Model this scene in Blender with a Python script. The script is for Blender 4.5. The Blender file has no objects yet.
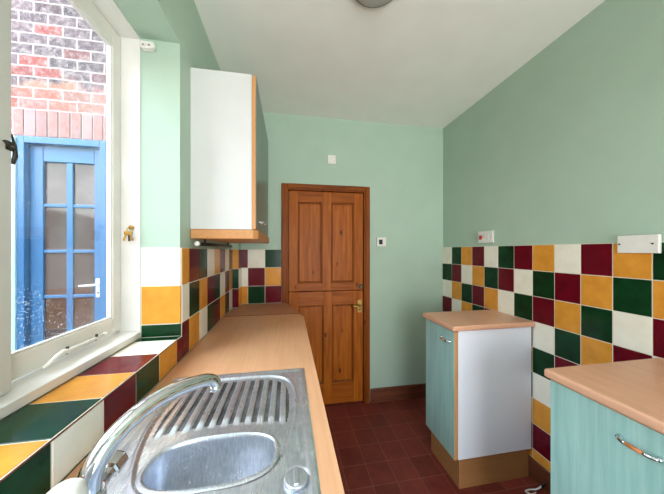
import bpy, bmesh, math, random
from mathutils import Vector, Matrix
random.seed(7)
SC = bpy.context.scene
COL = SC.collection

# ------------------------------------------------------------------ colour + materials
def lin(c):
    out = []
    for v in c:
        v = v / 255.0
        out.append(v / 12.92 if v <= 0.04045 else ((v + 0.055) / 1.055) ** 2.4)
    return (*out, 1.0)

class NT:
    def __init__(s, name):
        s.m = bpy.data.materials.new(name); s.m.use_nodes = True
        s.t = s.m.node_tree; s.n = s.t.nodes; s.l = s.t.links
        s.b = s.n['Principled BSDF']
        s.tc = s.n.new('ShaderNodeTexCoord').outputs['Object']
    def add(s, typ, **k):
        nd = s.n.new(typ)
        for a, v in k.items(): setattr(nd, a, v)
        return nd
    def link(s, a, b): s.l.new(a, b)
    def mapping(s, scale, loc=(0, 0, 0)):
        m = s.add('ShaderNodeMapping'); m.inputs['Scale'].default_value = scale
        m.inputs['Location'].default_value = loc
        s.link(s.tc, m.inputs['Vector']); return m.outputs['Vector']
    def noise(s, scale, detail=3, vec=None, rough=.5, dist=0):
        n = s.add('ShaderNodeTexNoise'); n.inputs['Scale'].default_value = scale
        n.inputs['Detail'].default_value = detail; n.inputs['Roughness'].default_value = rough
        n.inputs['Distortion'].default_value = dist
        s.link(vec if vec is not None else s.tc, n.inputs['Vector']); return n.outputs['Fac']
    def ramp(s, fac, stops):
        r = s.add('ShaderNodeValToRGB'); cr = r.color_ramp
        while len(cr.elements) < len(stops): cr.elements.new(.5)
        for e, (p, c) in zip(cr.elements, stops): e.position = p; e.color = c
        s.link(fac, r.inputs['Fac']); return r.outputs['Color']
    def mix(s, fac, a, b, mode='MIX'):
        m = s.add('ShaderNodeMix', data_type='RGBA', blend_type=mode)
        for sock, v in ((m.inputs['Factor'], fac), (m.inputs['A'], a), (m.inputs['B'], b)):
            if hasattr(v, 'is_linked'): s.link(v, sock)
            else: sock.default_value = v
        return m.outputs['Result']
    def bump(s, h, strength=.2, dist=.002):
        b = s.add('ShaderNodeBump'); b.inputs['Strength'].default_value = strength
        b.inputs['Distance'].default_value = dist
        s.link(h, b.inputs['Height']); s.link(b.outputs['Normal'], s.b.inputs['Normal'])
    def set(s, col=None, rough=None, metal=None, spec=None):
        if col is not None:
            if hasattr(col, 'is_linked'): s.link(col, s.b.inputs['Base Color'])
            else: s.b.inputs['Base Color'].default_value = col
        if rough is not None:
            if hasattr(rough, 'is_linked'): s.link(rough, s.b.inputs['Roughness'])
            else: s.b.inputs['Roughness'].default_value = rough
        if metal is not None: s.b.inputs['Metallic'].default_value = metal
        if spec is not None: s.b.inputs['Specular IOR Level'].default_value = spec
        return s

def G(a): return (a, a, a, 1)

def paint(name, rgb, rough=.6, var=.06, bump=.15, scale=6):
    m = NT(name); c = lin(rgb)
    d = tuple(v * (1 - var) for v in c[:3]) + (1,)
    f = m.noise(scale, 5)
    m.set(m.ramp(f, [(.3, d), (.7, c)]), rough)
    if bump: m.bump(m.noise(90, 4), bump, .002)
    return m.m

def plain(name, rgb, rough=.5, metal=0, spec=.5):
    m = NT(name).set(lin(rgb), rough, metal, spec)
    f = m.noise(35, 3)
    m.set(m.ramp(f, [(.3, tuple(v * .94 for v in lin(rgb)[:3]) + (1,)), (.7, lin(rgb))]))
    return m.m

def wood(name, dark, mid, light, axis='Z', scale=1.0, rough=.4, knots=True, spec=.5):
    m = NT(name)
    k = {'X': (1.2, 18, 18), 'Y': (18, 1.2, 18), 'Z': (18, 18, 1.2)}[axis]
    v = m.mapping(tuple(a * scale for a in k))
    f = m.noise(2.2, 6, v, .6, .6)
    c = m.ramp(f, [(.25, lin(dark)), (.5, lin(mid)), (.75, lin(light))])
    if knots:
        kk = {'X': (4, 11, 11), 'Y': (11, 4, 11), 'Z': (11, 11, 4)}[axis]
        vo = m.add('ShaderNodeTexVoronoi'); vo.inputs['Scale'].default_value = 1.0
        m.link(m.mapping(kk, (.3, .7, .2)), vo.inputs['Vector'])
        kc = m.ramp(vo.outputs['Distance'], [(.07, G(1)), (.12, G(0))])
        kd = m.add('ShaderNodeRGBToBW'); m.link(kc, kd.inputs['Color'])
        c = m.mix(kd.outputs['Val'], c, lin(tuple(a * .55 for a in dark)))
    m.set(c, rough, 0, spec)
    m.bump(f, .08, .001)
    return m.m

def grain(name, base, streak, axis='Z', rough=.45, s=40, spec=.5):
    """printed wood-grain foil: fine streaks along one axis"""
    m = NT(name)
    k = {'X': (1.5, s, s), 'Y': (s, 1.5, s), 'Z': (s, s, 1.5)}[axis]
    f = m.noise(1.6, 5, m.mapping(k), .65, .3)
    k2 = {'X': (2, 9, 9), 'Y': (9, 2, 9), 'Z': (9, 9, 2)}[axis]
    f2 = m.noise(1.3, 3, m.mapping(k2), .5, 1.0)
    a = m.ramp(f, [(.3, lin(streak)), (.62, lin(base))])
    b = m.ramp(f2, [(.35, tuple(v * .86 for v in lin(base)[:3]) + (1,)), (.65, lin(base))])
    m.set(m.mix(.45, a, b), rough, 0, spec)
    return m.m

def glaze(name, rgb, rgb2, rough=.16):
    m = NT(name); m.set(None, None, None, .22)
    m.set(m.ramp(m.noise(14, 5, rough=.65), [(.3, lin(rgb2)), (.65, lin(rgb))]), rough)
    m.bump(m.noise(30, 2), .12, .0015)
    return m.m

M = {}
M['wall'] = paint('wall_paint_green', (174, 197, 179), .65, .05, .22)
M['reveal'] = M['wall']
M['ceil'] = paint('ceiling_paint', (246, 246, 240), .8, .04, .3)
M['white'] = paint('white_gloss_paint', (226, 224, 216), .35, .10, .1, 9)
M['whitefr'] = paint('white_frame_paint', (232, 231, 226), .35, .10, .08, 9)
M['greyfr'] = paint('mullion_paint', (200, 200, 192), .4, .06, .08, 9)
M['pine'] = wood('pine_vertical', (122, 60, 10), (164, 86, 20), (184, 108, 32), 'Z', rough=.4, spec=.15)
M['pineX'] = wood('pine_horizontal', (116, 56, 10), (156, 80, 20), (176, 100, 30), 'X', rough=.4, spec=.15)
M['pinef'] = wood('pine_frame', (92, 44, 10), (130, 66, 16), (150, 82, 22), 'Z', rough=.42, spec=.15)
M['pinefX'] = wood('pine_frame_head', (92, 44, 10), (130, 66, 16), (150, 82, 22), 'X', rough=.42, spec=.15)
M['skirtX'] = wood('skirting_wood_x', (74, 36, 22), (104, 54, 32), (124, 70, 42), 'X', rough=.45)
M['skirtY'] = wood('skirting_wood_y', (74, 36, 22), (104, 54, 32), (124, 70, 42), 'Y', rough=.45)
M['top'] = grain('worktop_laminate', (222, 168, 126), (204, 146, 104), 'Y', .36, 60)
M['topR'] = grain('cabinet_top_laminate', (224, 170, 138), (208, 152, 120), 'Y', .38, 60)
M['top_shaded'] = grain('worktop_laminate_end_shaded', (198, 140, 106), (178, 120, 86), 'Y', .42, 60)  # laminate copy, darkened to paint in the dimmer light at the far end
M['oak'] = grain('oak_edging', (206, 148, 92), (186, 126, 72), 'Z', .45, 40)
M['oakY'] = grain('oak_edging_long', (206, 148, 92), (186, 126, 72), 'Y', .45, 40)
M['plinth'] = grain('plinth_board', (178, 126, 78), (156, 104, 60), 'X', .5, 30)
M['teal'] = grain('turquoise_woodgrain', (166, 200, 192), (112, 164, 158), 'Z', .38, 34)
M['teal_shaded'] = grain('turquoise_woodgrain_shaded', (118, 138, 128), (88, 108, 100), 'Z', .3, 34)  # turquoise foil copy, the door's shade and reflection put into its colour
M['panel'] = paint('white_melamine', (238, 240, 250), .6, .03, 0, 4)
M['cabside'] = paint('off_white_melamine', (212, 213, 211), .4, .07, 0, 5)
TILE = 1
M['cream'] = glaze('tile_cream', (242, 238, 224), (234, 228, 210))
M['maroon'] = glaze('tile_maroon', (108, 13, 30), (86, 10, 24))
M['green'] = glaze('tile_green', (16, 60, 32), (8, 42, 20))
M['orange'] = glaze('tile_orange', (226, 156, 62), (208, 138, 48))
M['grout'] = paint('grout', (238, 230, 212), .8, .1, 0, 30)
M['plastic'] = plain('white_plastic', (232, 230, 224), .3)
M['dark'] = plain('dark_plastic', (26, 26, 26), .4)
M['red'] = plain('red_plastic', (200, 30, 40), .3)
M['black_iron'] = plain('black_iron', (60, 56, 50), .45, .6)
M['brass'] = plain('brass', (190, 150, 70), .3, 1)
M['brassd'] = plain('old_brass', (170, 140, 80), .35, 1)
M['chrome'] = NT('chrome').set(lin((215, 218, 222)), .09, 1).m
M['white_chrome'] = NT('pale_chrome').set(lin((232, 234, 238)), .22, 1).m
M['satin'] = plain('satin_metal', (170, 172, 176), .3, 1)
M['hwood'] = plain('handle_wood', (196, 120, 66), .4)
M['blue'] = paint('blue_gloss_paint', (50, 106, 150), .35, .1, .05, 5)
M['blueL'] = paint('pale_blue_paint', (168, 204, 218), .4, .04, .05, 5)
M['lamp'] = paint('lamp_opal', (190, 186, 180), .3, .03, 0, 5)

def m_sink():
    m = NT('brushed_steel')
    f = m.noise(3, 6, m.mapping((90, 14, 14)), .6)
    f2 = m.noise(22, 6, None, .7)
    mx = m.mix(.5, f, f2)
    m.set(m.ramp(mx, [(.35, lin((184, 190, 200))), (.65, lin((238, 242, 250)))]),
          None, .86)
    r = m.ramp(mx, [(.3, G(.40)), (.7, G(.22))]); m.set(None, r)
    m.bump(f2, .12, .001)
    return m.m
M['sink'] = m_sink()
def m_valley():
    m = NT('mottled_dark_steel')  # darker mottled steel for the faces between the drainer ribs
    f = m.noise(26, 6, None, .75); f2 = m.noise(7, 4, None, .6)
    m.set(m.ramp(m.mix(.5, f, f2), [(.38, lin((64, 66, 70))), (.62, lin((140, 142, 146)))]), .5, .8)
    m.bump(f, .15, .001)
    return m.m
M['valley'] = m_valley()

def m_floor():
    m = NT('red_quarry_tiles')
    br = m.add('ShaderNodeTexBrick'); br.offset = 0.0; br.squash = 1.0
    br.inputs['Scale'].default_value = 1; br.inputs['Brick Width'].default_value = .1465
    br.inputs['Row Height'].default_value = .150; br.inputs['Mortar Size'].default_value = .0020
    br.inputs['Mortar Smooth'].default_value = .3; br.inputs['Bias'].default_value = 0
    br.inputs['Color1'].default_value = lin((134, 56, 46)); br.inputs['Color2'].default_value = lin((98, 36, 30))
    br.inputs['Mortar'].default_value = lin((158, 104, 88))
    m.link(m.mapping((1, 1, 1), (-.916 + .1465 * 7, -1.517 + .15 * 12, 0)), br.inputs['Vector'])
    f = m.noise(9, 6, None, .7)
    c = m.mix(.45, br.outputs['Color'], m.ramp(f, [(.3, lin((92, 30, 26))), (.7, lin((146, 70, 56)))]))
    sp = m.ramp(m.noise(70, 6, None, .8), [(.62, G(0)), (.86, G(.8))])
    bw = m.add('ShaderNodeRGBToBW'); m.link(sp, bw.inputs['Color'])
    c = m.mix(bw.outputs['Val'], c, lin((190, 132, 120)))
    m.set(c, m.ramp(f, [(.3, G(.42)), (.7, G(.62))]), 0, .35)
    m.bump(br.outputs['Fac'], -.4, .003)
    return m.m
M['floor'] = m_floor()

def m_brick():
    m = NT('old_brickwork')
    # object x,z -> brick u,v
    sep = m.add('ShaderNodeSeparateXYZ'); m.link(m.tc, sep.inputs[0])
    cmb = m.add('ShaderNodeCombineXYZ'); m.link(sep.outputs['X'], cmb.inputs['X']); m.link(sep.outputs['Z'], cmb.inputs['Y'])
    wob = m.add('ShaderNodeTexNoise'); wob.inputs['Scale'].default_value = 7
    m.link(m.tc, wob.inputs['Vector'])
    va = m.add('ShaderNodeVectorMath', operation='MULTIPLY_ADD')
    m.link(wob.outputs['Color'], va.inputs[0]); va.inputs[1].default_value = (.018, .018, 0); m.link(cmb.outputs[0], va.inputs[2])
    def brick(w, h, mort):
        b = m.add('ShaderNodeTexBrick'); b.inputs['Scale'].default_value = 1
        b.inputs['Brick Width'].default_value = w; b.inputs['Row Height'].default_value = h
        b.inputs['Mortar Size'].default_value = mort; b.inputs['Mortar Smooth'].default_value = .4
        b.inputs['Bias'].default_value = 0.0
        b.inputs['Color1'].default_value = G(0); b.inputs['Color2'].default_value = G(1); b.inputs['Mortar'].default_value = G(.5)
        m.link(va.outputs[0], b.inputs['Vector']); return b
    b = brick(.185, .080, .007)
    c = m.ramp(b.outputs['Color'], [(0, lin((150, 78, 66))), (.35, lin((156, 98, 86))), (.6, lin((130, 98, 96))), (1, lin((160, 114, 92)))])
    # sooty grey bricks higher up, and in patches
    soot = m.noise(2.4, 4, None, .6)
    mp = m.add('ShaderNodeMapRange'); m.link(sep.outputs['Z'], mp.inputs['Value'])
    mp.inputs['From Min'].default_value = 2.45; mp.inputs['From Max'].default_value = 2.9
    ad = m.add('ShaderNodeMath', operation='MULTIPLY_ADD'); m.link(mp.outputs[0], ad.inputs[0]); ad.inputs[1].default_value = .42
    m.link(soot, ad.inputs[2])
    dark = m.ramp(b.outputs['Color'], [(0, lin((140, 74, 68))), (.25, lin((78, 70, 76))), (.7, lin((100, 86, 90))), (1, lin((62, 58, 64)))])
    sf = m.ramp(ad.outputs[0], [(.56, G(0)), (.66, G(1))])
    bw = m.add('ShaderNodeRGBToBW'); m.link(sf, bw.inputs['Color'])
    c = m.mix(bw.outputs['Val'], c, dark)
    sp = m.ramp(m.noise(24, 6, None, .75), [(.46, G(0)), (.74, G(.8))])
    bw2 = m.add('ShaderNodeRGBToBW'); m.link(sp, bw2.inputs['Color'])
    c = m.mix(bw2.outputs['Val'], c, lin((169, 159, 154)))
    c = m.mix(b.outputs['Fac'], c, lin((158, 149, 147)))
    m.set(c, .85, 0, .2)
    m.bump(b.outputs['Fac'], -.5, .006)
    return m.m
M['brick'] = m_brick()
def m_soldier():
    m = NT('soldier_brick')
    m.set(m.mix(.35, m.ramp(m.noise(5, 2), [(.35, lin((152, 108, 99))), (.65, lin((136, 117, 120)))]),
          m.ramp(m.noise(30, 5, None, .7), [(.3, lin((147, 93, 82))), (.7, lin((169, 153, 149)))])), .85, 0, .2)
    return m.m
M['soldier'] = m_soldier()
M['soldier2'] = paint('soldier_brick_grey', (172, 134, 132), .85, .2, .2, 20)
M['mortar'] = paint('lime_mortar', (168, 156, 152), .9, .05, .2, 20)
M['yard'] = paint('yard_concrete', (150, 146, 140), .9, .1, .2, 8)
M['render'] = paint('white_render', (214, 216, 218), .9, .04, .2, 8)

def m_glass(name, drops=True, tint=(1, 1, 1, 1)):
    m = NT(name); n = m.n; n.remove(m.b)
    out = n['Material Output']
    tr = m.add('ShaderNodeBsdfTransparent'); tr.inputs['Color'].default_value = tint
    gl = m.add('ShaderNodeBsdfGlossy'); gl.inputs['Roughness'].default_value = .02
    lw = m.add('ShaderNodeLayerWeight'); pw = m.add('ShaderNodeMath', operation='POWER'); m.link(lw.outputs['Facing'], pw.inputs[0]); pw.inputs[1].default_value = 5
    fr = m.add('ShaderNodeMath', operation='MULTIPLY_ADD'); m.link(pw.outputs[0], fr.inputs[0]); fr.inputs[1].default_value = .9; fr.inputs[2].default_value = .04
    mx = m.add('ShaderNodeMixShader'); m.link(fr.outputs[0], mx.inputs[0]); m.link(tr.outputs[0], mx.inputs[1]); m.link(gl.outputs[0], mx.inputs[2])
    last = mx
    if drops:
        vo = m.add('ShaderNodeTexVoronoi'); vo.inputs['Scale'].default_value = 130; vo.inputs['Randomness'].default_value = 1
        m.link(m.tc, vo.inputs['Vector'])
        dens = m.noise(5, 3)
        th = m.add('ShaderNodeMath', operation='MULTIPLY_ADD'); m.link(dens, th.inputs[0]); th.inputs[1].default_value = .55; th.inputs[2].default_value = -.10
        lt = m.add('ShaderNodeMath', operation='LESS_THAN'); m.link(vo.outputs['Distance'], lt.inputs[0]); m.link(th.outputs[0], lt.inputs[1])
        k = m.add('ShaderNodeMath', operation='MULTIPLY'); m.link(lt.outputs[0], k.inputs[0]); k.inputs[1].default_value = .22
        tl = m.add('ShaderNodeBsdfTranslucent'); tl.inputs['Color'].default_value = (.95, .97, 1, 1)
        m2 = m.add('ShaderNodeMixShader'); m.link(k.outputs[0], m2.inputs[0]); m.link(last.outputs[0], m2.inputs[1]); m.link(tl.outputs[0], m2.inputs[2])
        last = m2
    m.link(last.outputs[0], out.inputs['Surface'])
    return m.m
M['glass'] = m_glass('window_glass')
M['glass_clear'] = m_glass('clear_glass', False)
m = NT('dark_pane_glass')
m.set(m.ramp(m.noise(4, 4), [(.3, lin((62, 50, 46))), (.7, lin((92, 82, 80)))]), .06, 0, .5); M['pane'] = m.m

# ------------------------------------------------------------------ mesh helpers
class MB:
    def __init__(s): s.bm = bmesh.new(); s.mats = []
    def mi(s, mat):
        if mat not in s.mats: s.mats.append(mat)
        return s.mats.index(mat)
    def box(s, x0, x1, y0, y1, z0, z1, mat=None):
        vs = [s.bm.verts.new(p) for p in ((x0, y0, z0), (x1, y0, z0), (x1, y1, z0), (x0, y1, z0), (x0, y0, z1), (x1, y0, z1), (x1, y1, z1), (x0, y1, z1))]
        k = s.mi(mat) if mat else 0
        for f in ((3, 2, 1, 0), (4, 5, 6, 7), (0, 1, 5, 4), (1, 2, 6, 5), (2, 3, 7, 6), (3, 0, 4, 7)):
            s.bm.faces.new([vs[i] for i in f]).material_index = k
        return s
    def hexa(s, pts, mat=None):
        vs = [s.bm.verts.new(p) for p in pts]; k = s.mi(mat) if mat else 0
        for f in ((3, 2, 1, 0), (4, 5, 6, 7), (0, 1, 5, 4), (1, 2, 6, 5), (2, 3, 7, 6), (3, 0, 4, 7)):
            s.bm.faces.new([vs[i] for i in f]).material_index = k
        return s
    def tile(s, O, U, V, N, u0, u1, v0, v1, mat, th=.007, ch=.0012, gap=.0016):
        O, U, V, N = map(Vector, (O, U, V, N)); k = s.mi(mat)
        u0 += gap; u1 -= gap; v0 += gap; v1 -= gap
        def P(u, v, n): return s.bm.verts.new(O + U * u + V * v + N * n)
        a = [P(u0, v0, .001), P(u1, v0, .001), P(u1, v1, .001), P(u0, v1, .001)]
        b = [P(u0, v0, th - ch), P(u1, v0, th - ch), P(u1, v1, th - ch), P(u0, v1, th - ch)]
        c = [P(u0 + ch, v0 + ch, th), P(u1 - ch, v0 + ch, th), P(u1 - ch, v1 - ch, th), P(u0 + ch, v1 - ch, th)]
        fs = [c, a[::-1]]
        for i in range(4):
            j = (i + 1) % 4
            fs += [[a[i], a[j], b[j], b[i]], [b[i], b[j], c[j], c[i]]]
        for f in fs: s.bm.faces.new(f).material_index = k
    def prism(s, pts, z0, z1, mat=None):
        k = s.mi(mat) if mat else 0
        a = [s.bm.verts.new((x, y, z0)) for x, y in pts]; b = [s.bm.verts.new((x, y, z1)) for x, y in pts]
        s.bm.faces.new(a[::-1]).material_index = k; s.bm.faces.new(b).material_index = k
        n = len(pts)
        for i in range(n):
            j = (i + 1) % n; s.bm.faces.new([a[i], a[j], b[j], b[i]]).material_index = k
        return s
    def tube(s, pts, r, seg=14, mat=None, cap=True):
        k = s.mi(mat) if mat else 0
        pts = [Vector(p) for p in pts]; n = len(pts)
        rs = r if isinstance(r, (list, tuple)) else [r] * n
        t0 = (pts[1] - pts[0]).normalized()
        up = Vector((0, 0, 1)) if abs(t0.z) < .9 else Vector((0, 1, 0))
        nrm = (up - t0 * up.dot(t0)).normalized(); rings = []
        for i, p in enumerate(pts):
            t = (pts[min(i + 1, n - 1)] - pts[max(i - 1, 0)])
            t = t.normalized() if t.length > 1e-9 else t0
            nn = nrm - t * nrm.dot(t)
            if nn.length > 1e-6: nrm = nn.normalized()
            bi = t.cross(nrm)
            rings.append([s.bm.verts.new(p + (nrm * math.cos(2 * math.pi * j / seg) + bi * math.sin(2 * math.pi * j / seg)) * rs[i]) for j in range(seg)])
        for a, b in zip(rings, rings[1:]):
            for j in range(seg):
                q = (j + 1) % seg
                f = s.bm.faces.new([a[j], a[q], b[q], b[j]]); f.material_index = k; f.smooth = True
        if cap:
            s.bm.faces.new(rings[0][::-1]).material_index = k; s.bm.faces.new(rings[-1]).material_index = k
        return s
    def lathe(s, O, axis, prof, seg=24, mat=None):
        """prof: list of (radius, distance along axis)"""
        O = Vector(O); ax = Vector(axis).normalized()
        e = .0001
        s.tube_prof(O, ax, [(max(r, e), h) for r, h in prof], seg, mat); return s
    def tube_prof(s, O, ax, prof, seg, mat):
        k = s.mi(mat) if mat else 0
        up = Vector((0, 0, 1)) if abs(ax.z) < .9 else Vector((0, 1, 0))
        a = (up - ax * up.dot(ax)).normalized(); b = ax.cross(a)
        rings = [[s.bm.verts.new(O + ax * h + (a * math.cos(2 * math.pi * j / seg) + b * math.sin(2 * math.pi * j / seg)) * r) for j in range(seg)] for r, h in prof]
        for p, q in zip(rings, rings[1:]):
            for j in range(seg):
                w = (j + 1) % seg
                f = s.bm.faces.new([p[j], p[w], q[w], q[j]]); f.material_index = k; f.smooth = True
        s.bm.faces.new(rings[0][::-1]).material_index = k; s.bm.faces.new(rings[-1]).material_index = k
    def build(s, name, mat=None, parent=None, bevel=0, seg=2, label=None):
        bmesh.ops.recalc_face_normals(s.bm, faces=s.bm.faces[:])
        me = bpy.data.meshes.new(name); s.bm.to_mesh(me); s.bm.free()
        if s.mats:
            for q in s.mats: me.materials.append(M[q])
        else: me.materials.append(M[mat])
        o = bpy.data.objects.new(name, me); COL.objects.link(o)
        if parent is not None:
            o.parent = parent
            o.matrix_parent_inverse = chain(parent).inverted()
        if bevel:
            b = o.modifiers.new('bevel', 'BEVEL'); b.width = bevel; b.segments = seg; b.limit_method = 'ANGLE'
            b.angle_limit = math.radians(35)
            b.harden_normals = False
        if label: o['label'] = label
        return o

def chain(o):
    m = Matrix.LocRotScale(o.location, o.rotation_euler, o.scale)
    if o.parent: return chain(o.parent) @ o.matrix_parent_inverse @ m
    return m

def empty(name, loc, parent=None):
    o = bpy.data.objects.new(name, None); o.location = loc; o.empty_display_size = .05; COL.objects.link(o)
    if parent: o.parent = parent; o.matrix_parent_inverse = chain(parent).inverted()
    return o
def tag(o, label=None, cat=None, group=None, kind=None):
    for k, v in (('label', label), ('category', cat), ('group', group), ('kind', kind)):
        if v: o[k] = v
    return o
def struct(o, label): return tag(o, label, None, None, 'structure')
def box(*a): return MB().box(*a)

# ------------------------------------------------------------------ dimensions
XL, XR, YB, YF, ZC = -.4265, 1.428, 2.13, -1.75, 2.49
WT = .913            # left worktop top
TR = 1.378
TT = 1.356           # top edge of the tiling
LEDGE = 1.006
RY, RX = 1.087, -.563   # window reveal face, window frame face
WB = -.30            # near end of the window opening
SOF = 2.171
OUT = -.705

# ------------------------------------------------------------------ room shell
struct(box(-.46, 1.6, YF - .1, YB + .12, -.1, 0).build('floor', 'floor'), 'worn red quarry tile floor with pale scuffs')
struct(box(OUT, 1.6, YF - .2, YB + .25, ZC, ZC + .15).build('ceiling', 'ceil'), 'plain off-white plaster ceiling')
w = MB()
w.box(-.657, XL, RY, YB + .12, -.1, ZC); w.box(OUT, -.657, 1.165, YB + .12, -.1, ZC)
w.box(OUT, XL, YF - .1, WB, -.1, ZC)
w.box(OUT, XL, WB, RY, -.1, LEDGE - .008)
w.box(OUT, XL, WB, RY, SOF, ZC); w.box(OUT, -.657, RY, 1.165, SOF, ZC); w.box(OUT, -.657, RY, 1.165, -.1, LEDGE)
struct(w.build('wall_left', 'wall'), 'pale green painted wall around the window')
struct(box(XR, 1.6, YF - .1, YB + .12, -.1, ZC).build('wall_right', 'wall'), 'pale green painted long wall above the chequered tiles')
DX0, DX1, DZ = -.018, .672, 1.875
w = MB(); w.box(XL, DX0, YB, YB + .12, -.0, ZC); w.box(DX1, XR, YB, YB + .12, 0, ZC); w.box(DX0, DX1, YB, YB + .12, DZ, ZC)
struct(w.build('wall_back', 'wall'), 'pale green painted end wall around the pine door')
struct(box(XL, -.378, 2.002, YB, 0, ZC).build('wall_boxing', 'wall'), 'narrow green boxed-in corner beside the end wall')
# wall behind the camera; its wide glazed opening is added to let light in
BX0, BX1, BZ1 = -.25, 1.30, 2.25
w = MB(); w.box(XL, BX0, YF - .1, YF, 0, ZC); w.box(BX1, XR, YF - .1, YF, 0, ZC); w.box(BX0, BX1, YF - .1, YF, BZ1, ZC); w.box(BX0, BX1, YF - .1, YF, 0, .1)
struct(w.build('wall_front', 'wall'), 'green wall with an added glazed opening behind the camera')
wf = struct(empty('window_added', (.5, YF - .05, .1)), 'unseen glazed opening added behind the camera to let light in')
w = MB()
w.box(BX0, BX0 + .05, YF - .09, YF - .03, .1, BZ1); w.box(BX1 - .05, BX1, YF - .09, YF - .03, .1, BZ1)
w.box(BX0 + .05, BX1 - .05, YF - .09, YF - .03, .1, .15); w.box(BX0 + .05, BX1 - .05, YF - .09, YF - .03, BZ1 - .05, BZ1)
w.box(.48, .52, YF - .09, YF - .03, .15, BZ1 - .05)
w.build('window_frame', 'whitefr', wf, .004)
box(BX0 + .05, BX1 - .05, YF - .063, YF - .059, .15, BZ1 - .05).build('window_pane', 'glass_clear', wf)

# ------------------------------------------------------------------ tiles
def col(ch): return {'c': 'cream', 'm': 'maroon', 'g': 'green', 'o': 'orange'}[ch]
# right wall, columns counted from the far corner towards the camera
colsR = ['cgcmogcm', 'gmocmoco', 'ocgogmgc', 'momgcogm', 'cgomcgmo', 'gmcogmoc', 'mcgmogcm', 'ogmcgcom',
         'cmogmcgo', 'mogomgco', 'ogcmogmc', 'gomcgomg', 'cmgoomcg', 'mgocgmco', 'ocmgcomg', 'gmocgmoc', 'cogmocgm', 'mcogmcog', 'ogcmocmg', 'gmoccgom', 'cogmmcgo', 'mcgoomcg']
colsR[7] = 'ogmcgcomo'; colsR[8] = 'cmogmogcm'
w = MB(); stepR = .1235; y = YB
w.box(XR - .0065, XR, YB - .013 - stepR * len(colsR), YB, .12, TR, 'grout')
for k, cs in enumerate(colsR):
    y1 = YB - .013 - stepR * k; y0 = y1 - stepR
    if k == 0: y1 = YB
    cs = (cs + 'ogmcogmc')[:9]
    for r, c in enumerate(cs):
        z1 = TR - .15 * r; z0 = max(z1 - .15, .12)
        w.tile((XR, 0, 0), (0, 1, 0), (0, 0, 1), (-1, 0, 0), y0, y1, z0, z1, col(c), .008)
struct(w.build('trim_1', None), 'chequered splashback of cream, green, maroon and orange tiles on the right wall')
# back wall and boxing
w = MB()
w.box(-.378, -.056, YB - .0065, YB, WT, TT, 'grout')
for x0, x1, cs in ((-.378, -.326, 'mco'), (-.326, -.191, 'cmg'), (-.191, -.058, 'gom')):
    for r, c in enumerate(cs):
        w.tile((0, YB, 0), (1, 0, 0), (0, 0, 1), (0, -1, 0), x0, x1, max(WT, TT - .15 * (r + 1)), TT - .15 * r, col(c), .008)
w.box(XL, -.378, 1.998, 2.002, WT, TT, 'grout')
for r, c in enumerate('ogm'):
    w.tile((0, 2.002, 0), (1, 0, 0), (0, 0, 1), (0, -1, 0), XL + .006, -.372, max(WT, TT - .15 * (r + 1)), TT - .15 * r, col(c), .008)
for r, c in enumerate('mco'):
    w.tile((-.378, 0, 0), (0, 1, 0), (0, 0, 1), (1, 0, 0), 1.996, YB - .008, max(WT, TT - .15 * (r + 1)), TT - .15 * r, col(c), .006)
struct(w.build('trim_3', None), 'three rows of glazed tiles beside the pine door')
# left wall beyond the window
w = MB()
w.box(XL, XL + .0065, RY, 2.002, WT, TT, 'grout')
yb = [RY, 1.162, 1.287, 1.405, 1.532, 1.653, 1.777, 1.892, 1.996]
for k, cs in enumerate(['ocm', 'mgo', 'goc', 'cmg', 'ogm', 'mco', 'cmg', 'goc']):
    for r, c in enumerate(cs):
        z0 = TT - .15 * (r + 1)
        w.tile((XL, 0, 0), (0, 1, 0), (0, 0, 1), (1, 0, 0), yb[k], yb[k + 1], max(z0, WT), z0 + .15, col(c), .008)
# reveal face
w.box(RX, XL, RY - .0065, RY, LEDGE, TT, 'grout')
for z0, z1, c in ((TT - .15, TT, 'c'), (TT - .3, TT - .15, 'o'), (LEDGE, TT - .3, 'g')):
    w.tile((0, RY, 0), (1, 0, 0), (0, 0, 1), (0, -1, 0), RX, XL + .006, z0, z1, col(c), .008)
# ledge top + front
w.box(RX, XL, WB, RY, LEDGE - .008, LEDGE - .0015, 'grout')
w.box(XL, XL + .007, WB, RY, WT, LEDGE - .001, 'grout')
yy = [RY, 1.040, .908, .781, .657, .528, .402, .275, .148, .021, -.106, -.233, WB]
tops = 'gcmogogcmogc'; fr = 'momg'; fr = 'm' + 'ogmcgomcgomc'
fr = 'mogmcgomcgom'
for k in range(12):
    w.tile((0, 0, LEDGE - .008), (1, 0, 0), (0, 1, 0), (0, 0, 1), RX, XL + .007, yy[k + 1], yy[k], col(tops[k]), .008)
    w.tile((XL, 0, 0), (0, 1, 0), (0, 0, 1), (1, 0, 0), yy[k + 1], yy[k], WT, LEDGE - .004, col(fr[k]), .0085)
struct(w.build('trim_2', None), 'glazed tiles on the left wall, window ledge and reveal')
w = MB(); w.box(XL + .002, XL + .0088, WB, RY - .01, LEDGE - .0045, LEDGE - .0018)
struct(w.build('trim_4', 'skirtY'), 'thin brown bead along the edge of the tiled ledge')

# skirting
struct(MB().box(.715, XR - .018, YB - .018, YB, 0, .122).build('baseboard_back', 'skirtX', None, .004), 'dark varnished wooden skirting beside the pine door')
struct(MB().box(XR - .018, XR, YF, YB, 0, .118).build('baseboard_right', 'skirtY', None, .004), 'dark wooden skirting under the right wall tiles')

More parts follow.
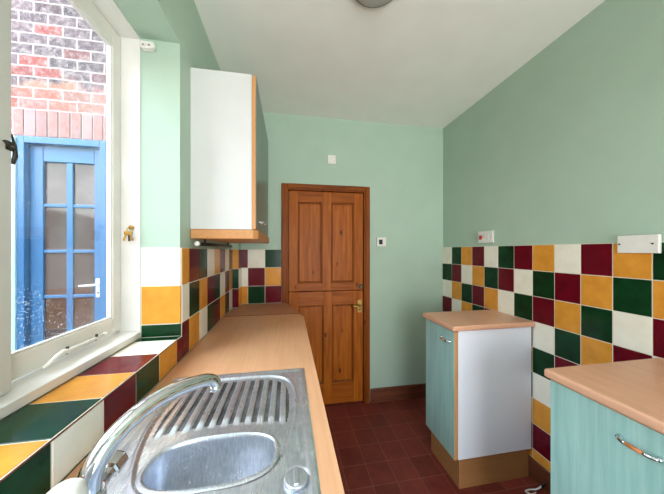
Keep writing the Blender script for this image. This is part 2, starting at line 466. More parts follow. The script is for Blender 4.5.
# ------------------------------------------------------------------ pine stable door
d = struct(empty('door_1', (.327, YB, 0)), 'varnished pine stable door in a pine frame')
w = MB(); FY0, FY1 = YB - .022, YB + .10
fo0, fo1, fi0, fi1, ft, fb = -.058, .707, .0, .655, 1.908, 1.858
w.box(fo0, fi0 - .012, FY0, YB, 0, ft); w.box(fi1 + .012, fo1, FY0, YB, 0, ft)
jm = w.build('door_frame', 'pinef', d, .006, 3)
MB().box(fi0 - .012, fi1 + .012, FY0, YB, fb + .012, ft).build('door_head', 'pinefX', d, .006, 3)
w = MB(); w.box(DX0, fi0, YB - .01, FY1, 0, DZ); w.box(fi1, DX1, YB - .01, FY1, 0, DZ)
w.box(fi0, fi1, YB - .01, FY1, fb, DZ)
w.build('door_jamb', 'pinef', d, .003)
LY0, LY1 = YB + .012, YB + .05
def leaf(name, z0, z1, rails, xs, pz):
    """rails: list of (z0,z1); xs: stile x pairs; pz: panel z range"""
    top = MB()
    for a, b in xs: top.box(a, b, LY0, LY1, z0, z1)
    L = top.build(name, 'pine', d, .0025)
    rr = MB()
    for a, b in rails:
        rr.box(xs[0][1], xs[1][0], LY0 + .0005, LY1, a, b); rr.box(xs[1][1], xs[2][0], LY0 + .0005, LY1, a, b)
    rr.build('rail', 'pineX', L, .002)
    for i in (0, 1):
        a, b = xs[i][1], xs[i + 1][0]
        MB().box(a, b, LY0 + .018, LY0 + .03, pz[0], pz[1]).build('door_panel', 'pine', L)
        mo = MB(); t = .014
        for (x0, x1, za, zb) in ((a, a + t, pz[0], pz[1]), (b - t, b, pz[0], pz[1]), (a + t, b - t, pz[0], pz[0] + t), (a + t, b - t, pz[1] - t, pz[1])):
            mo.box(x0, x1, LY0 + .006, LY0 + .018, za, zb)
        mo.build('moulding', 'pinef', L, .005, 2)
    return L
xs = [(.003, .079), (.288, .366), (.572, .652)]
U = leaf('upper_leaf', .999, fb - .003, [(.999, 1.068), (1.762, fb - .003)], xs, (1.068, 1.762))
Lw = leaf('lower_leaf', .012, .993, [(.012, .195), (.875, .993)], [(.003, .085), (.300, .374), (.566, .652)], (.195, .875))
struct(MB().box(DX0 - .2, DX1 + .2, YB + .125, YB + .16, 0, 2.2).build('door_backing', 'wall'), 'unseen panel added behind the door to stop sky showing through its gaps')  # added backing panel, keeps sky light out of the door gaps
# lever handle + latch
h = MB()
h.box(.602, .638, LY0 - .006, LY0, .80, .91, 'brassd')
h.lathe((.620, LY0 - .006, .862), (0, -1, 0), [(.009, 0), (.009, .035), (.011, .037), (.011, .047), (.006, .05)], 16, 'brassd')
h.tube([(.620, LY0 - .045, .862), (.60, LY0 - .047, .863), (.565, LY0 - .046, .866), (.535, LY0 - .042, .862)], [.008, .008, .0075, .006], 12, 'brassd')
h.lathe((.620, LY0 - .006, .825), (0, -1, 0), [(.007, 0), (.007, .004), (.002, .005)], 14, 'dark')
h.build('door_handle', None, Lw)
h = MB(); h.box(.612, .650, LY0 - .012, LY0, 1.012, 1.048, 'black_iron')
h.tube([(.618, LY0 - .016, 1.03), (.646, LY0 - .016, 1.03)], .006, 10, 'brassd'); h.tube([(.628, LY0 - .014, 1.03), (.628, LY0 - .034, 1.03)], .005, 10, 'brassd')
h.build('door_bolt', None, U)

# ------------------------------------------------------------------ window in the left wall
W = struct(empty('window_1', (-.64, .4, LEDGE)), 'white painted timber casement window with rain-spotted glass')
w = MB(); x0, x1 = -.655, RX - .004
w.box(x0, x1, RY - .004, RY, LEDGE, SOF)                 # far jamb
w.box(x0, x1, WB, WB + .02, LEDGE, SOF)
w.box(x0, x1, WB + .02, RY - .004, SOF - .008, SOF)       # head
w.box(-.664, -.656, RY - .022, RY, LEDGE, SOF); w.box(-.664, -.656, WB + .02, RY - .022, SOF - .030, SOF)
w.build('window_frame', 'whitefr', W, .002)
w = MB()
w.hexa([(-.73, WB + .02, LEDGE + .002), (-.5625, WB + .02, LEDGE + .002), (-.5625, RY - .004, LEDGE + .002), (-.73, RY - .004, LEDGE + .002),
        (-.73, WB + .02, 1.038), (-.5625, WB + .02, 1.031), (-.5625, RY - .004, 1.031), (-.73, RY - .004, 1.038)])
w.build('window_sill', 'whitefr', W, .0015)
# mullion
MB().box(-.70, -.600, .575, .664, 1.034, SOF - .008).build('mullion', 'greyfr', W, .004)
def sash(y0, y1):
    s0 = MB(); xa, xb = -.655, -.632; st, bt, tp = .041, .058, .066
    z0, z1 = 1.040, SOF - .0115
    s0.box(xa, xb, y0, y0 + st, z0, z1); s0.box(xa, xb, y1 - st, y1, z0, z1)
    s0.box(xa, xb, y0 + st, y1 - st, z0, z0 + bt); s0.box(xa, xb, y0 + st, y1 - st, z1 - tp, z1)
    s = s0.build('casement', 'white', W, .003)
    b = MB(); t = .006; ya, yb_, za, zb = y0 + st, y1 - st, z0 + bt, z1 - tp
    b.box(-.645, -.636, ya, ya + t, za, zb); b.box(-.645, -.636, yb_ - t, yb_, za, zb)
    b.box(-.645, -.636, ya + t, yb_ - t, za, za + t); b.box(-.645, -.636, ya + t, yb_ - t, zb - t, zb)
    b.build('glazing_bead', 'whitefr', s, .002)
    MB().box(-.649, -.646, ya - .004, yb_ + .004, za - .004, zb + .004).build('pane', 'glass', s)
    return s
s1 = sash(.645, RY - .0075)
s2 = sash(WB + .024, .585)
# casement stay on the far sash
h = MB(); z = 1.062; x = -.612
h.tube([(x, .770, z - .014), (x + .004, .780, z - .010), (x + .006, .800, z + .001), (x + .004, .822, z + .006), (x, .845, z + .001), (x, .90, z), (x, .985, z)], [.004, .005, .006, .006, .005, .0045, .0045], 10, 'whitefr')
h.lathe((x, .985, z), (0, 1, 0), [(.003, -.006), (.007, 0), (.007, .006), (.003, .01)], 12, 'whitefr')
for yy_ in (.842, .950):
    h.tube([(-.632, yy_, z - .004), (x + .004, yy_, z - .004)], .004, 8, 'whitefr'); h.tube([(x, yy_, z - .008), (x, yy_, z + .012)], .0035, 8, 'dark')
for v_ in h.bm.verts: v_.co.y -= .022
h.build('casement_stay', None, W, label='white painted casement stay')
# fastener on the mullion
h = MB(); zz = 1.572
h.box(-.600, -.598, .640, .654, zz - .010, zz + .010, 'black_iron')
h.tube([(-.603, .658, zz - .036), (-.600, .660, zz - .018), (-.600, .659, zz + .004), (-.604, .657, zz + .030)], [.0035, .0045, .0035, .0015], 10, 'black_iron')
h.tube([(-.600, .652, zz), (-.594, .648, zz - .002), (-.592, .640, zz - .004), (-.592, .634, zz), (-.594, .630, zz + .006)], [.0030, .0026, .0022, .0022, .0028], 10, 'black_iron')
for v_ in h.bm.verts: v_.co.y += .010
h.build('casement_fastener', None, W, label='black iron casement fastener')
# lock barrel on jamb
h = MB(); h.lathe((-.596, RY - .004, 1.433), (0, -1, 0), [(.009, 0), (.009, .006), (.004, .008)], 14, 'brass')
h.build('window_lock', None, W, label='small brass window lock')

k = MB(); kx, ky, kz = -.596, RY - .018, 1.433
k.tube([(kx, ky + .008, kz), (kx, ky - .004, kz)], .0022, 8, 'brass')
k.tube([(kx + .008 * math.cos(a), ky - .002, kz - .008 + .008 * math.sin(a)) for a in [i * math.pi / 8 for i in range(17)]], .0012, 6, 'brass')
ring = k.build('key_bunch', None); tag(ring, 'small bunch of brass keys hanging from the white window jamb', 'keys')
def key(dx, ang, mat):
    q = MB(); O = Vector((kx + dx * .3, ky - .003 - abs(dx) * .4, kz - .015)); dv = Vector((math.sin(ang), 0, -math.cos(ang))); nv = Vector((math.cos(ang), 0, math.sin(ang)))
    q.lathe(O + dv * .008 + Vector((0, .001, 0)), (0, -1, 0), [(.004, 0), (.009, .0004), (.009, .0018), (.004, .0022)], 16, mat)
    a, b = O + dv * .015, O + dv * .038
    p = []
    for yo in (.0, -.0018):
        for A, s_ in ((a, -1), (a, 1), (b, 1), (b, -1)): p.append(tuple(A + nv * .0028 * s_ + Vector((0, yo, 0))))
    q.hexa(p, mat)
    for t in (.024, .030, .035):
        A = O + dv * t; q.hexa([tuple(A + nv * u + dv * v + Vector((0, yo, 0))) for yo in (0, -.0018) for u, v in ((.002, 0), (.006, 0), (.006, .003), (.002, .003))], mat)
    return q.build('key', None, ring)
key(-.010, -.35, 'brass'); key(.010, .30, 'brassd'); key(.0, .02, 'black_iron')

# white bracket at the top of the reveal
h = MB(); bx, by, bz = -.536, RY - .001, 2.134
h.box(bx - .020, bx + .022, by - .022, by, bz - .014, bz + .013, 'plastic')
h.tube([(bx - .026, by - .012, bz + .002), (bx + .026, by - .012, bz + .002)], .010, 14, 'plastic')
for dx in (-.011, .009): h.lathe((bx + dx, by - .022, bz - .002), (0, -1, 0), [(.004, 0), (.004, .0015), (.001, .002)], 10, 'satin')
tag(h.build('blind_bracket', None, None, .003), 'small white plastic blind bracket high in the window reveal', 'bracket')

# ------------------------------------------------------------------ the yard outside the window
struct(MB().box(-5, OUT - .01, -3.0, 3.0, -.20, -.1).build('ground', 'yard'), 'concrete yard outside the window')
YY = 2.2
struct(MB().box(OUT, 1.6, -2.0, 2.38, ZC + .15, 5.2).build('sky_blocker_upper', 'brick'), 'unseen brick block added above the house to cut sky light in the yard')  # added out of view to shade the yard brickwork from the sky
struct(MB().box(-3.9, OUT, -3.2, -3.0, -.1, 4.6).build('sky_blocker_end', 'brick'), 'unseen brick wall added at the near end of the yard to block sky light')  # unseen blocker, takes low sky light off the brick by the blue door
struct(MB().box(-3.9, -3.7, -3.0, YY, -.1, 2.0).build('sky_blocker_opposite', 'brick'), 'unseen brick wall added across the yard to limit sky light')  # added out of view, its height set to control sky light in the yard
dx0, dx1, dz = -1.945, -1.375, 2.185
w = MB(); w.box(-5, dx0, YY, YY + .2, -.1, 4.6); w.box(dx1, OUT, YY, YY + .2, -.1, 4.6); w.box(dx0, dx1, YY, YY + .2, dz, 4.6)
struct(w.build('wall_yard', 'brick'), 'old pink and sooty grey brick wall outside the window')
w = MB(); x = dx0 - .03; w.box(dx0 - .04, dx1 + .04, YY - .004, YY, dz, dz + .205, 'mortar')
while x < dx1 + .03:
    ww = .062 + random.uniform(-.004, .004); w.box(x, x + ww, YY - .010, YY, dz + .004 + random.uniform(0, .004), dz + .198 + random.uniform(-.006, .004), random.choice(['soldier', 'soldier', 'soldier2'])); x += ww + .011
tag(w.build('brick_lintel', None, None, .003), 'row of upright pale pink bricks above the blue outside door', 'lintel')
tag(MB().box(-2.20, dx0 - .03, YY - .012, YY - .0005, -.1, 1.99).build('rendered_strip', 'render', None, .003), 'white rendered strip of wall left of the blue outside door', 'wall')
D = struct(empty('door_2', ((dx0 + dx1) / 2, YY, -.1)), 'bright blue glazed outside door')
w = MB(); w.box(dx0, dx0 + .045, YY - .02, YY + .09, -.1, dz); w.box(dx1 - .045, dx1, YY - .02, YY + .09, -.1, dz); w.box(dx0 + .045, dx1 - .045, YY - .02, YY + .09, dz - .05, dz)
w.build('door_frame', 'blue', D, .004)
MB().box(dx0 - .028, dx0 - .001, YY - .03, YY - .001, -.1, dz - .01).build('frame_trim', 'blueL', D, .003, label='pale blue strip beside the blue frame')
ex0, ex1, ez = dx0 + .048, dx1 - .048, dz - .054
px = [(-1.815, -1.668), (-1.626, -1.480)]
zs = [(1.70, 2.015), (1.352, 1.675), (1.01, 1.328), (.66, .985)]
w = MB()
w.box(ex0, px[0][0], YY + .02, YY + .06, -.09, ez); w.box(px[1][1], ex1, YY + .02, YY + .06, -.09, ez)
w.box(px[0][0], px[1][1], YY + .02, YY + .06, zs[0][1], ez); w.box(px[0][0], px[1][1], YY + .02, YY + .06, -.09, zs[3][0])
w.box(px[0][1], px[1][0], YY + .024, YY + .055, zs[3][0], zs[0][1])
for i in range(3):
    for p in px: w.box(p[0], p[1], YY + .024, YY + .055, zs[i + 1][1], zs[i][0])
lf = w.build('door_leaf', 'blue', D, .004)
for p in px:
    for za, zb in zs: MB().box(p[0] - .004, p[1] + .004, YY + .038, YY + .044, za - .004, zb + .004).build('pane', 'pane', lf)
h = MB(); hx = ex1 - .026
h.box(hx - .016, hx + .016, YY + .012, YY + .02, .985, 1.13, 'plastic')
h.tube([(hx, YY + .014, 1.085), (hx, YY - .028, 1.085), (hx - .02, YY - .032, 1.084), (hx - .10, YY - .030, 1.080)], [.008, .008, .008, .006], 10, 'plastic')
h.lathe((hx, YY + .012, 1.02), (0, -1, 0), [(.007, 0), (.007, .003), (.002, .004)], 12, 'dark')
h.build('door_handle', None, D, .0015, label='white lever handle')

# ------------------------------------------------------------------ left run: base units, worktops
def base_unit(y0, y1, label, handle=True):
    e = empty('base_cabinet', (-.15, (y0 + y1) / 2, 0)); tag(e, label, 'cabinet', None)
    w = MB(); w.box(XL + .012, .058, y0 + .001, y0 + .017, .15, .874); w.box(XL + .012, .058, y1 - .017, y1 - .001, .15, .874)
    w.box(XL + .012, .058, y0 + .017, y1 - .017, .15, .166); w.box(XL + .012, XL + .02, y0 + .017, y1 - .017, .166, .874)
    w.build('carcass', 'panel', e)
    dr = MB().box(.060, .078, y0 + .003, y1 - .003, .155, .870).build('cabinet_door', 'teal', e, .003)
    if handle: bar_handle((.078, (y0 + y1) / 2, .80), 1, dr)
    MB().box(.0, .016, y0 + .001, y1 - .001, 0, .149).build('plinth', 'plinth', e)
    return e
def bar_handle(c, sx, parent, half=.055, name='handle'):
    """bow handle along Y: chrome ends, wooden middle; sx = +1 / -1 side it sticks out"""
    x, y, z = c; o = .018 * sx
    h = MB()
    for s in (-1, 1):
        h.lathe((x, y + s * half, z), (sx, 0, 0), [(.0075, 0), (.0075, .003), (.005, .007), (.0045, .012)], 14, 'chrome')
        h.tube([(x + .008 * sx, y + s * half, z), (x + .014 * sx, y + s * (half - .003), z), (x + o, y + s * (half - .012), z), (x + o * 1.08, y + s * (half - .018), z), (x + o * 1.1, y + s * (half - .022), z)], [.0045, .0052, .0055, .0054, .0054], 12, 'chrome')
    h.tube([(x + o * 1.1, y - half + .020, z), (x + o * 1.16, y, z), (x + o * 1.1, y + half - .020, z)], [.0050, .0054, .0050], 12, 'hwood')
    return h.build(name, None, parent)
base_unit(1.25, 1.64, 'turquoise base cabinet under the far end of the sink worktop')
base_unit(.80, 1.25, 'turquoise base cabinet beyond the sink bowls')
base_unit(.0, .469, 'turquoise base cabinet under the main sink bowl')
base_unit(.471, .80, 'turquoise base cabinet under the small sink bowl')
base_unit(-.45, .0, 'turquoise base cabinet at the near end of the sink worktop')

w = MB(); z0, z1 = .875, WT
outer = [(XL + .010, -.50), (.099, -.50), (.099, 1.655), (.079, 1.736), (XL + .010, 1.736)]
hole = [(-.362, -.03), (.040, -.03), (.040, .905), (-.362, .905)]
bm = w.bm
O1 = [bm.verts.new((x, y, z1)) for x, y in outer]; H1 = [bm.verts.new((x, y, z1)) for x, y in hole]
O0 = [bm.verts.new((x, y, z0)) for x, y in outer]; H0 = [bm.verts.new((x, y, z0)) for x, y in hole]
for O_, H_ in ((O1, H1), (O0, H0)):
    for f in ([O_[0], O_[1], H_[1], H_[0]], [O_[1], O_[2], H_[2], H_[1]], [O_[2], O_[3], O_[4], H_[3], H_[2]], [O_[4], O_[0], H_[0], H_[3]]): bm.faces.new(f)
for A, B in ((O1, O0), (H1, H0)):
    n = len(A)
    for i in range(n): bm.faces.new([A[i], A[(i + 1) % n], B[(i + 1) % n], B[i]])
wt = w.build('worktop', 'top', None, .007, 3)
tag(wt, 'long wood-effect worktop holding the steel sink under the window', 'worktop')
w = MB(); w.prism([(XL + .010, 1.7395), (.0786, 1.7395), (-.018, 2.118), (-.368, 2.118), (-.368, 1.988), (XL + .010, 1.988)], z0, z1 - .0005)
tag(w.build('worktop', 'top_shaded', None, .004, 2), 'short end piece of wood-effect worktop with a slanted edge beside the pine door', 'worktop')
MB().box(XL + .011, .079, 1.7362, 1.7393, z0, z1 + .0006).build('joint_strip', 'skirtX', wt, 0, 2, 'thin dark joint strip')
e = empty('base_cabinet', (-.17, 1.8, 0)); tag(e, 'shallow turquoise corner cabinet below the slanted worktop end', 'cabinet')
MB().prism([(XL + .012, 1.645), (.055, 1.645), (-.05, 2.05), (-.372, 2.05), (-.372, 1.985), (XL + .012, 1.985)], 0, .874).build('carcass', 'teal', e)

# ------------------------------------------------------------------ sink
def sstep(a, b, x):
    t = min(1, max(0, (x - a) / (b - a))); return t * t * (3 - 2 * t)
SX0, SX1, SY0, SY1 = -.381, .057, -.05, .922
def sup(x, y, cx, cy, a, b, n): return (abs((x - cx) / a) ** n + abs((y - cy) / b) ** n) ** (1 / n)
def zoneA(x, y):
    a = .178 - .028 * sstep(.72, .49, y); return sup(x, y, -.158 + .006 * sstep(.7, .5, y), .683, a, .207, 4)
def bead(r, w_=.035): return math.exp(-((r - 1) / w_) ** 2)
def hgt(x, y):
    e = min(x - SX0, SX1 - x, y - SY0, SY1 - y)
    h = .0035 * sstep(0, .006, e) - .0025 * sstep(.014, .024, e)
    r = zoneA(x, y)
    h += -.0045 * sstep(1.03, .97, r) + .0022 * bead(r, .022) * 1.7
    # drainer ribs along y
    edge = .650 - .018 * abs((x + .155) / .15) ** 2
    inr = sstep(.93, .87, r) * sstep(edge, edge + .030, y)
    p = ((x + .340) / .0285) % 1.0
    rib = sstep(.10, .20, p) * sstep(.74, .64, p)
    h += .0052 * rib * inr
    rk = math.hypot(x - .014, y - .474)
    h += -.003 * sstep(.028, .025, rk)
    return .9135 + h
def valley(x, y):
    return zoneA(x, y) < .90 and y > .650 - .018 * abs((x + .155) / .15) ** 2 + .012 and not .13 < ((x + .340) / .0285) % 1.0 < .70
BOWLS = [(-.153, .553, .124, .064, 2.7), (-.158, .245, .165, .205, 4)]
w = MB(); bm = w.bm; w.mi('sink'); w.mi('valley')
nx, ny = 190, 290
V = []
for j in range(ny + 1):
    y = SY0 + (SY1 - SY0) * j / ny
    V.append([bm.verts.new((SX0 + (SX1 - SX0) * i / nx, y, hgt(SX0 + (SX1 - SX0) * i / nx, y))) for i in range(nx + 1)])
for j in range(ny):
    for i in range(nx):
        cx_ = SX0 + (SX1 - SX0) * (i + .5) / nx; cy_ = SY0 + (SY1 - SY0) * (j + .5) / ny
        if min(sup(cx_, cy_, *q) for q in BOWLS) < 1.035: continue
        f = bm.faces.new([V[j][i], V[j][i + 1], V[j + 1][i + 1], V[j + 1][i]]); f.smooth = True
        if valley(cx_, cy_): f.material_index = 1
for q, dep in zip(BOWLS, (.115, .150)):
    cx_, cy_, a_, b_, n_ = q; zd = .9135 - .0025
    # (outset in metres, height)
    prof = [(.0095, .0012), (.0075, .0030), (.0040, .0042), (.0010, .0034), (-.0008, .0005), (-.0020, -.006), (-.0035, -.03), (-.006, -dep * .6), (-.010, -dep * .85), (-.016, -dep * .96), (-.026, -dep), (-.045, -dep - .001)]
    rings = []; S_ = 96
    for k_ in range(S_):
        pass
    for off, hz in prof:
        ring = []
        for k_ in range(S_):
            t = 2 * math.pi * k_ / S_; c_, s__ = math.cos(t), math.sin(t)
            ring.append(bm.verts.new((cx_ + (a_ + off) * math.copysign(abs(c_) ** (2 / n_), c_), cy_ + (b_ + off) * math.copysign(abs(s__) ** (2 / n_), s__), zd + hz)))
        rings.append(ring)
    for A, B in zip(rings, rings[1:]):
        for k_ in range(S_):
            f = bm.faces.new([A[k_], B[k_], B[(k_ + 1) % S_], A[(k_ + 1) % S_]]); f.smooth = True
    bm.faces.new(rings[-1])
sink = w.build('sink', 'sink')
tag(sink, 'stainless steel sink with ribbed drainer and small bowl set in the worktop', 'sink')
h = MB(); h.lathe((.014, .474, .9105), (0, 0, 1), [(.022, 0), (.0225, .006), (.021, .0085), (.006, .0075)], 32, 'sink')
h.box(.010, .018, .456, .492, .917, .923, 'sink')
h.build('waste_knob', None, sink, .001, label='round steel waste control knob')
h = MB(); h.lathe((-.153, .553, .7985), (0, 0, 1), [(.028, 0), (.028, .003), (.020, .0035), (.018, .001)], 28, 'chrome'); h.build('drain', None, sink)
h = MB(); h.lathe((-.158, .245, .7645), (0, 0, 1), [(.038, 0), (.038, .003), (.030, .0035), (.028, .001)], 28, 'chrome'); h.build('drain', None, sink)

# ------------------------------------------------------------------ mixer tap
T = empty('mixer_tap', (-.315, .43, .915)); tag(T, 'chrome swan-neck mixer tap standing on the edge of the sink', 'tap')
def catmull(P, n=10):
    P = [Vector(p) for p in P]; Q = [P[0] * 2 - P[1]] + P + [P[-1] * 2 - P[-2]]; out = []
    for i in range(1, len(Q) - 2):
        a, b, c, d_ = Q[i - 1:i + 3]
        for k in range(n):
            t = k / n
            out.append(.5 * ((2 * b) + (c - a) * t + (2 * a - 5 * b + 4 * c - d_) * t * t + (3 * b - a - 3 * c + d_) * t ** 3))
    out.append(P[-1]); return out
TX, TY = -.290, .425
h = MB(); h.lathe((TX, TY, .916), (0, 0, 1), [(.029, 0), (.029, .006), (.023, .012), (.0215, .05), (.0195, .056), (.0195, .066)], 32)
h.tube([(TX, TY - .055, .945), (TX, TY, .945)], .0105, 20); h.tube([(TX - .002, TY, .968), (TX - .008, TY + .046, .972)], .0105, 20)
h.build('tap_body', 'chrome', T)
DXs, DYs = .128, .168
sp = catmull([(TX, TY, .978), (TX, TY, .998), (TX + DXs * .03, TY + DYs * .03, 1.022), (TX + DXs * .13, TY + DYs * .13, 1.048), (TX + DXs * .30, TY + DYs * .30, 1.068), (TX + DXs * .52, TY + DYs * .52, 1.076), (TX + DXs * .76, TY + DYs * .76, 1.072), (TX + DXs * .93, TY + DYs * .93, 1.063), (TX + DXs, TY + DYs, 1.050), (TX + DXs * 1.01, TY + DYs * 1.01, 1.040)], 8)
h = MB(); n = len(sp); h.tube(sp, [  .0158 - .0034 * min(1, i / n * 1.1) for i in range(n)], 24)
h.lathe((TX, TY, .976), (0, 0, 1), [(.0186, 0), (.0190, .003), (.0190, .009), (.0178, .012)], 28)
h.build('spout', 'chrome', T)
h = MB(); e_ = sp[-1]; h.lathe(e_, (0, 0, -1), [(.0130, -.006), (.0134, .004), (.011, .008), (.009, .004)], 20); h.build('aerator', 'chrome', T)
h = MB(); h.lathe((TX - .008, TY + .044, .972), (-.02, 1, .08), [(.011, -.004), (.012, .006), (.0165, .010), (.0185, .030), (.016, .035), (.004, .037)], 8)
for f in h.bm.faces: f.smooth = False
h.build('tap_handle', 'chrome', T, .001)
h = MB(); h.lathe((TX + .006, TY - .050, .938), (0, 0, 1), [(.012, -.01), (.012, .055), (.014, .062), (.020, .070), (.0225, .084), (.020, .096), (.013, .102), (.002, .104)], 28)
h.build('tap_handle', 'plastic', T, label='white domed tap handle')

# ------------------------------------------------------------------ wall cabinet
C0 = empty('wall_cabinet', (-.29, 1.55, 1.397)); tag(C0, 'tall white-sided wall cabinet hung above the tiled corner', 'cabinet')
cy0, cy1, cz0, cz1 = 1.190, 1.880, 1.441, 2.151
w = MB(); cx1 = -.166
w.box(XL + .001, cx1, cy0, cy0 + .016, cz0, cz1); w.box(XL + .001, cx1, cy1 - .016, cy1, cz0, cz1)
w.box(XL + .001, cx1, cy0 + .016, cy1 - .016, cz0, cz0 + .016); w.box(XL + .001, cx1, cy0 + .016, cy1 - .016, cz1 - .016, cz1)
w.box(XL + .001, XL + .006, cy0 + .016, cy1 - .016, cz0 + .016, cz1 - .016)
w.build('carcass', 'cabside', C0, .0008)
dr = MB().box(cx1 + .001, -.148, cy0 - .001, cy1, cz0 + .001, cz1 - .004).build('cabinet_door', 'oak', C0, .002)
MB().box(-.148, -.1465, cy0 + .001, cy1 - .002, cz0 + .004, cz1 - .007).build('door_facing', 'teal_shaded', dr)
bar_handle((-.1465, cy0 + .175, 1.490), 1, dr, .045)
MB().prism([(XL + .002, cy0 - .004), (cx1 + .006, cy0 - .004), (-.138, cy0 + .018), (-.138, cy1 - .002), (XL + .002, cy1 - .002)], 1.398, cz0 - .001).build('pelmet', 'oakY', C0, .004, 2, 'light oak pelmet board')
h = MB(); h.tube([(-.385, 1.155, 1.374), (-.385, 1.80, 1.374)], .0085, 14, 'dark')
h.lathe((-.385, 1.150, 1.374), (0, -1, 0), [(.009, -.012), (.0105, -.010), (.0105, .002), (.008, .006), (.002, .008)], 18, 'plastic')
for yy_ in (1.25, 1.70): h.box(-.389, -.381, yy_, yy_ + .012, 1.380, 1.3985, 'dark')
tag(h.build('towel_rail', None), 'thin dark rail with a white end cap fixed under the wall cabinet', 'rail')

# ------------------------------------------------------------------ right hand cabinets
def right_unit(y0, y1, label, ndoors, ztop=.93, hy=None):
    e = empty('base_cabinet', (1.16, (y0 + y1) / 2, 0)); tag(e, label, 'cabinet')
    zb, zt = .180, ztop - .031
    s0, s1 = y0 + .018, y1 - .007
    w = MB()
    w.box(.930, XR - .020, s0, s0 + .016, zb, zt); w.box(.930, XR - .020, s1 - .016, s1, zb, zt)
    w.box(.930, XR - .020, s0 + .016, s1 - .016, zb, zb + .016); w.box(XR - .028, XR - .020, s0 + .016, s1 - .016, zb + .016, zt); w.box(.930, XR - .020, s0 + .016, s1 - .016, zt - .016, zt)
    w.build('carcass', 'panel', e, .0006)
    n = ndoors; L = (s1 - s0) / n
    for i in range(n):
        a, b = s1 - L * (i + 1) + .001, s1 - L * i - .001
        dr = MB().box(.908, .928, a, b, zb, zt - .006).build('cabinet_door', 'oak', e, .0015)
        MB().box(.9065, .908, a + .002, b - .002, zb + .002, zt - .008).build('door_facing', 'teal', dr)
        c = hy[i] if hy else (a + b) / 2
        bar_handle((.9065, c, .829), -1, dr, .039)
    pl = MB(); pl.box(.948, .964, y0 + .036, y1 - .004, 0, zb - .001); pl.box(.964, XR - .020, y0 + .036, y0 + .052, 0, zb - .001)
    pl.build('plinth', 'plinth', e, .001)
    MB().box(.886, XR - .009, y0, y1, ztop - .030, ztop).build('cabinet_top', 'topR', e, .009, 4, 'wood-effect laminate top')
    return e
right_unit(1.230, 1.552, 'small free-standing turquoise cabinet with a white side near the far corner', 1, hy=[1.325])
right_unit(.285, .743, 'turquoise cabinet with a wood-effect top in the near right corner', 1, .93, hy=[.507])

# ------------------------------------------------------------------ small wall things
s = MB(); s.box(XR - .010, XR, 1.541, 1.682, 1.402, 1.488)
sw = s.build('fused_switch', 'plastic', None, .004, 3); tag(sw, 'white switch plate with a red rocker above the tiles on the right wall', 'switch')
MB().box(XR - .017, XR - .0115, 1.640, 1.662, 1.428, 1.458).build('switch_rocker', 'red', sw, .001, label='red rocker')
MB().box(XR - .014, XR - .0115, 1.575, 1.615, 1.430, 1.460).build('fuse_holder', 'plastic', sw, .001)
h = MB()
for yy_ in (1.555, 1.628):
    h = MB(); h.lathe((XR - .012, yy_, 1.444), (-1, 0, 0), [(.0035, 0), (.0035, .001), (.001, .0014)], 10, 'satin'); h.build('screw', None, sw)
s = MB(); s.box(XR - .022, XR - .006, .733, .858, 1.334, 1.408)
bp = s.build('blanking_plate', 'plastic', None, .003, 2); tag(bp, 'wide white blanking plate with two screws over the right wall tiles', 'plate')
for yy_ in (.750, .850):
    h = MB(); h.lathe((XR - .022, yy_, 1.372), (-1, 0, 0), [(.0035, -.001), (.0035, .001), (.001, .0014)], 12, 'black_iron'); h.build('screw', None, bp)
s = MB().box(.772, .858, YB - .020, YB, 1.384, 1.464); th = s.build('thermostat', 'plastic', None, .003, 2)
tag(th, 'small white thermostat with a dark display right of the pine door', 'thermostat')
MB().box(.790, .822, YB - .022, YB - .0195, 1.402, 1.444).build('display', 'dark', th)
s = MB().box(.330, .402, YB - .012, YB, 2.093, 2.168); bl = s.build('blank_plate', 'plastic', None, .003, 2)
tag(bl, 'square cream blank plate on the wall above the pine door', 'plate')
# ceiling light
lx, ly, R = .367, 1.0, .118
h = MB(); h.lathe((lx, ly, ZC), (0, 0, -1), [(R, 0), (R, .014), (R - .006, .02)], 48, 'satin')
cl = h.build('ceiling_light', None); tag(cl, 'round flush ceiling light at the top of the room', 'ceiling light')
h = MB(); h.lathe((lx, ly, ZC - .018), (0, 0, -1), [(R - .012, 0), (R - .018, .009), (R - .04, .018), (R - .07, .023), (.01, .026)], 48, 'lamp'); h.build('lamp_shade', None, cl)
# cable scrap in the gap
h = MB(); h.tube(catmull([(1.375, 1.16, .045), (1.36, 1.175, .018), (1.33, 1.19, .006), (1.30, 1.185, .006), (1.315, 1.165, .006), (1.35, 1.17, .006)], 8), .004, 8, 'plastic')
h.tube([(1.376, 1.158, .043), (1.380, 1.148, .075)], .006, 10, 'dark')
tag(h.build('cable_end', None), 'loose white cable end on the floor between the right hand cabinets', 'cable')

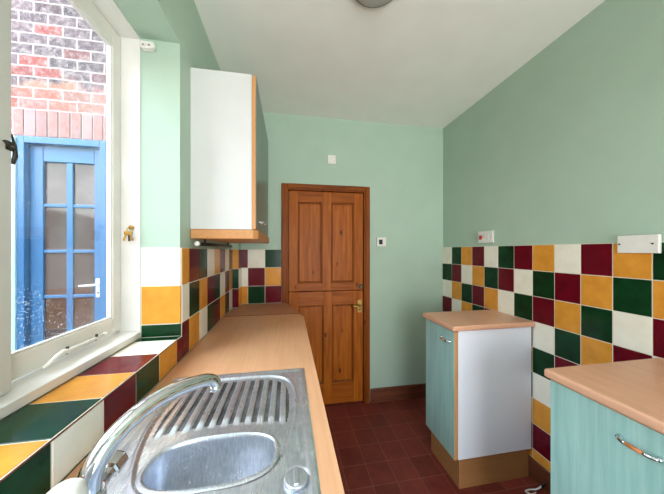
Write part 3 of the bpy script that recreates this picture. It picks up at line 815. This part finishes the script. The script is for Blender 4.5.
# ------------------------------------------------------------------ light
wd = bpy.data.worlds.new('sky'); SC.world = wd; wd.use_nodes = True
nt = wd.node_tree; bg = nt.nodes['Background']
tc = nt.nodes.new('ShaderNodeTexCoord'); sx = nt.nodes.new('ShaderNodeSeparateXYZ'); rp = nt.nodes.new('ShaderNodeValToRGB')
nt.links.new(tc.outputs['Generated'], sx.inputs[0]); nt.links.new(sx.outputs['Z'], rp.inputs['Fac']); nt.links.new(rp.outputs['Color'], bg.inputs['Color'])
rp.color_ramp.elements[0].position = .0; rp.color_ramp.elements[0].color = (1.15, 1.15, 1.15, 1); _e = rp.color_ramp.elements.new(.04); _e.color = (.60, .66, .72, 1)
rp.color_ramp.elements[1].position = .35; rp.color_ramp.elements[1].color = (.60, .66, .72, 1)
_e = rp.color_ramp.elements.new(.6); _e.color = (1.25, 1.55, 1.85, 1)
bg.inputs['Strength'].default_value = 4.0
def portal(name, loc, rot, sx_, sy_):
    l = bpy.data.lights.new(name, 'AREA'); l.shape = 'RECTANGLE'; l.size = sx_; l.size_y = sy_; l.cycles.is_portal = True
    o = bpy.data.objects.new(name, l); o.location = loc; o.rotation_euler = rot; COL.objects.link(o)
portal('sky_portal_rear', (.5, YF - .11, 1.17), (math.radians(90), 0, 0), 1.5, 2.15)
portal('sky_portal_window', (OUT - .005, .39, 1.59), (0, math.radians(-90), 0), 1.2, 1.4)

# ------------------------------------------------------------------ camera
cam = bpy.data.cameras.new('camera'); cam.sensor_fit = 'HORIZONTAL'; cam.sensor_width = 36; cam.lens = 36 * 250 / 664; cam.shift_y = 4 / 664
cam.clip_start = .01
co = bpy.data.objects.new('camera', cam); co.location = (0, 0, 1.343); co.rotation_euler = (math.radians(90), 0, -math.atan(43.5 / 250)); COL.objects.link(co)
SC.camera = co
SC.view_settings.view_transform = 'Standard'; SC.view_settings.look = 'None'; SC.view_settings.gamma = 1; SC.view_settings.use_curve_mapping = False
SC.view_settings.exposure = 1.16
SC.cycles.max_bounces = 10; SC.cycles.diffuse_bounces = 6; SC.cycles.sample_clamp_indirect = 6
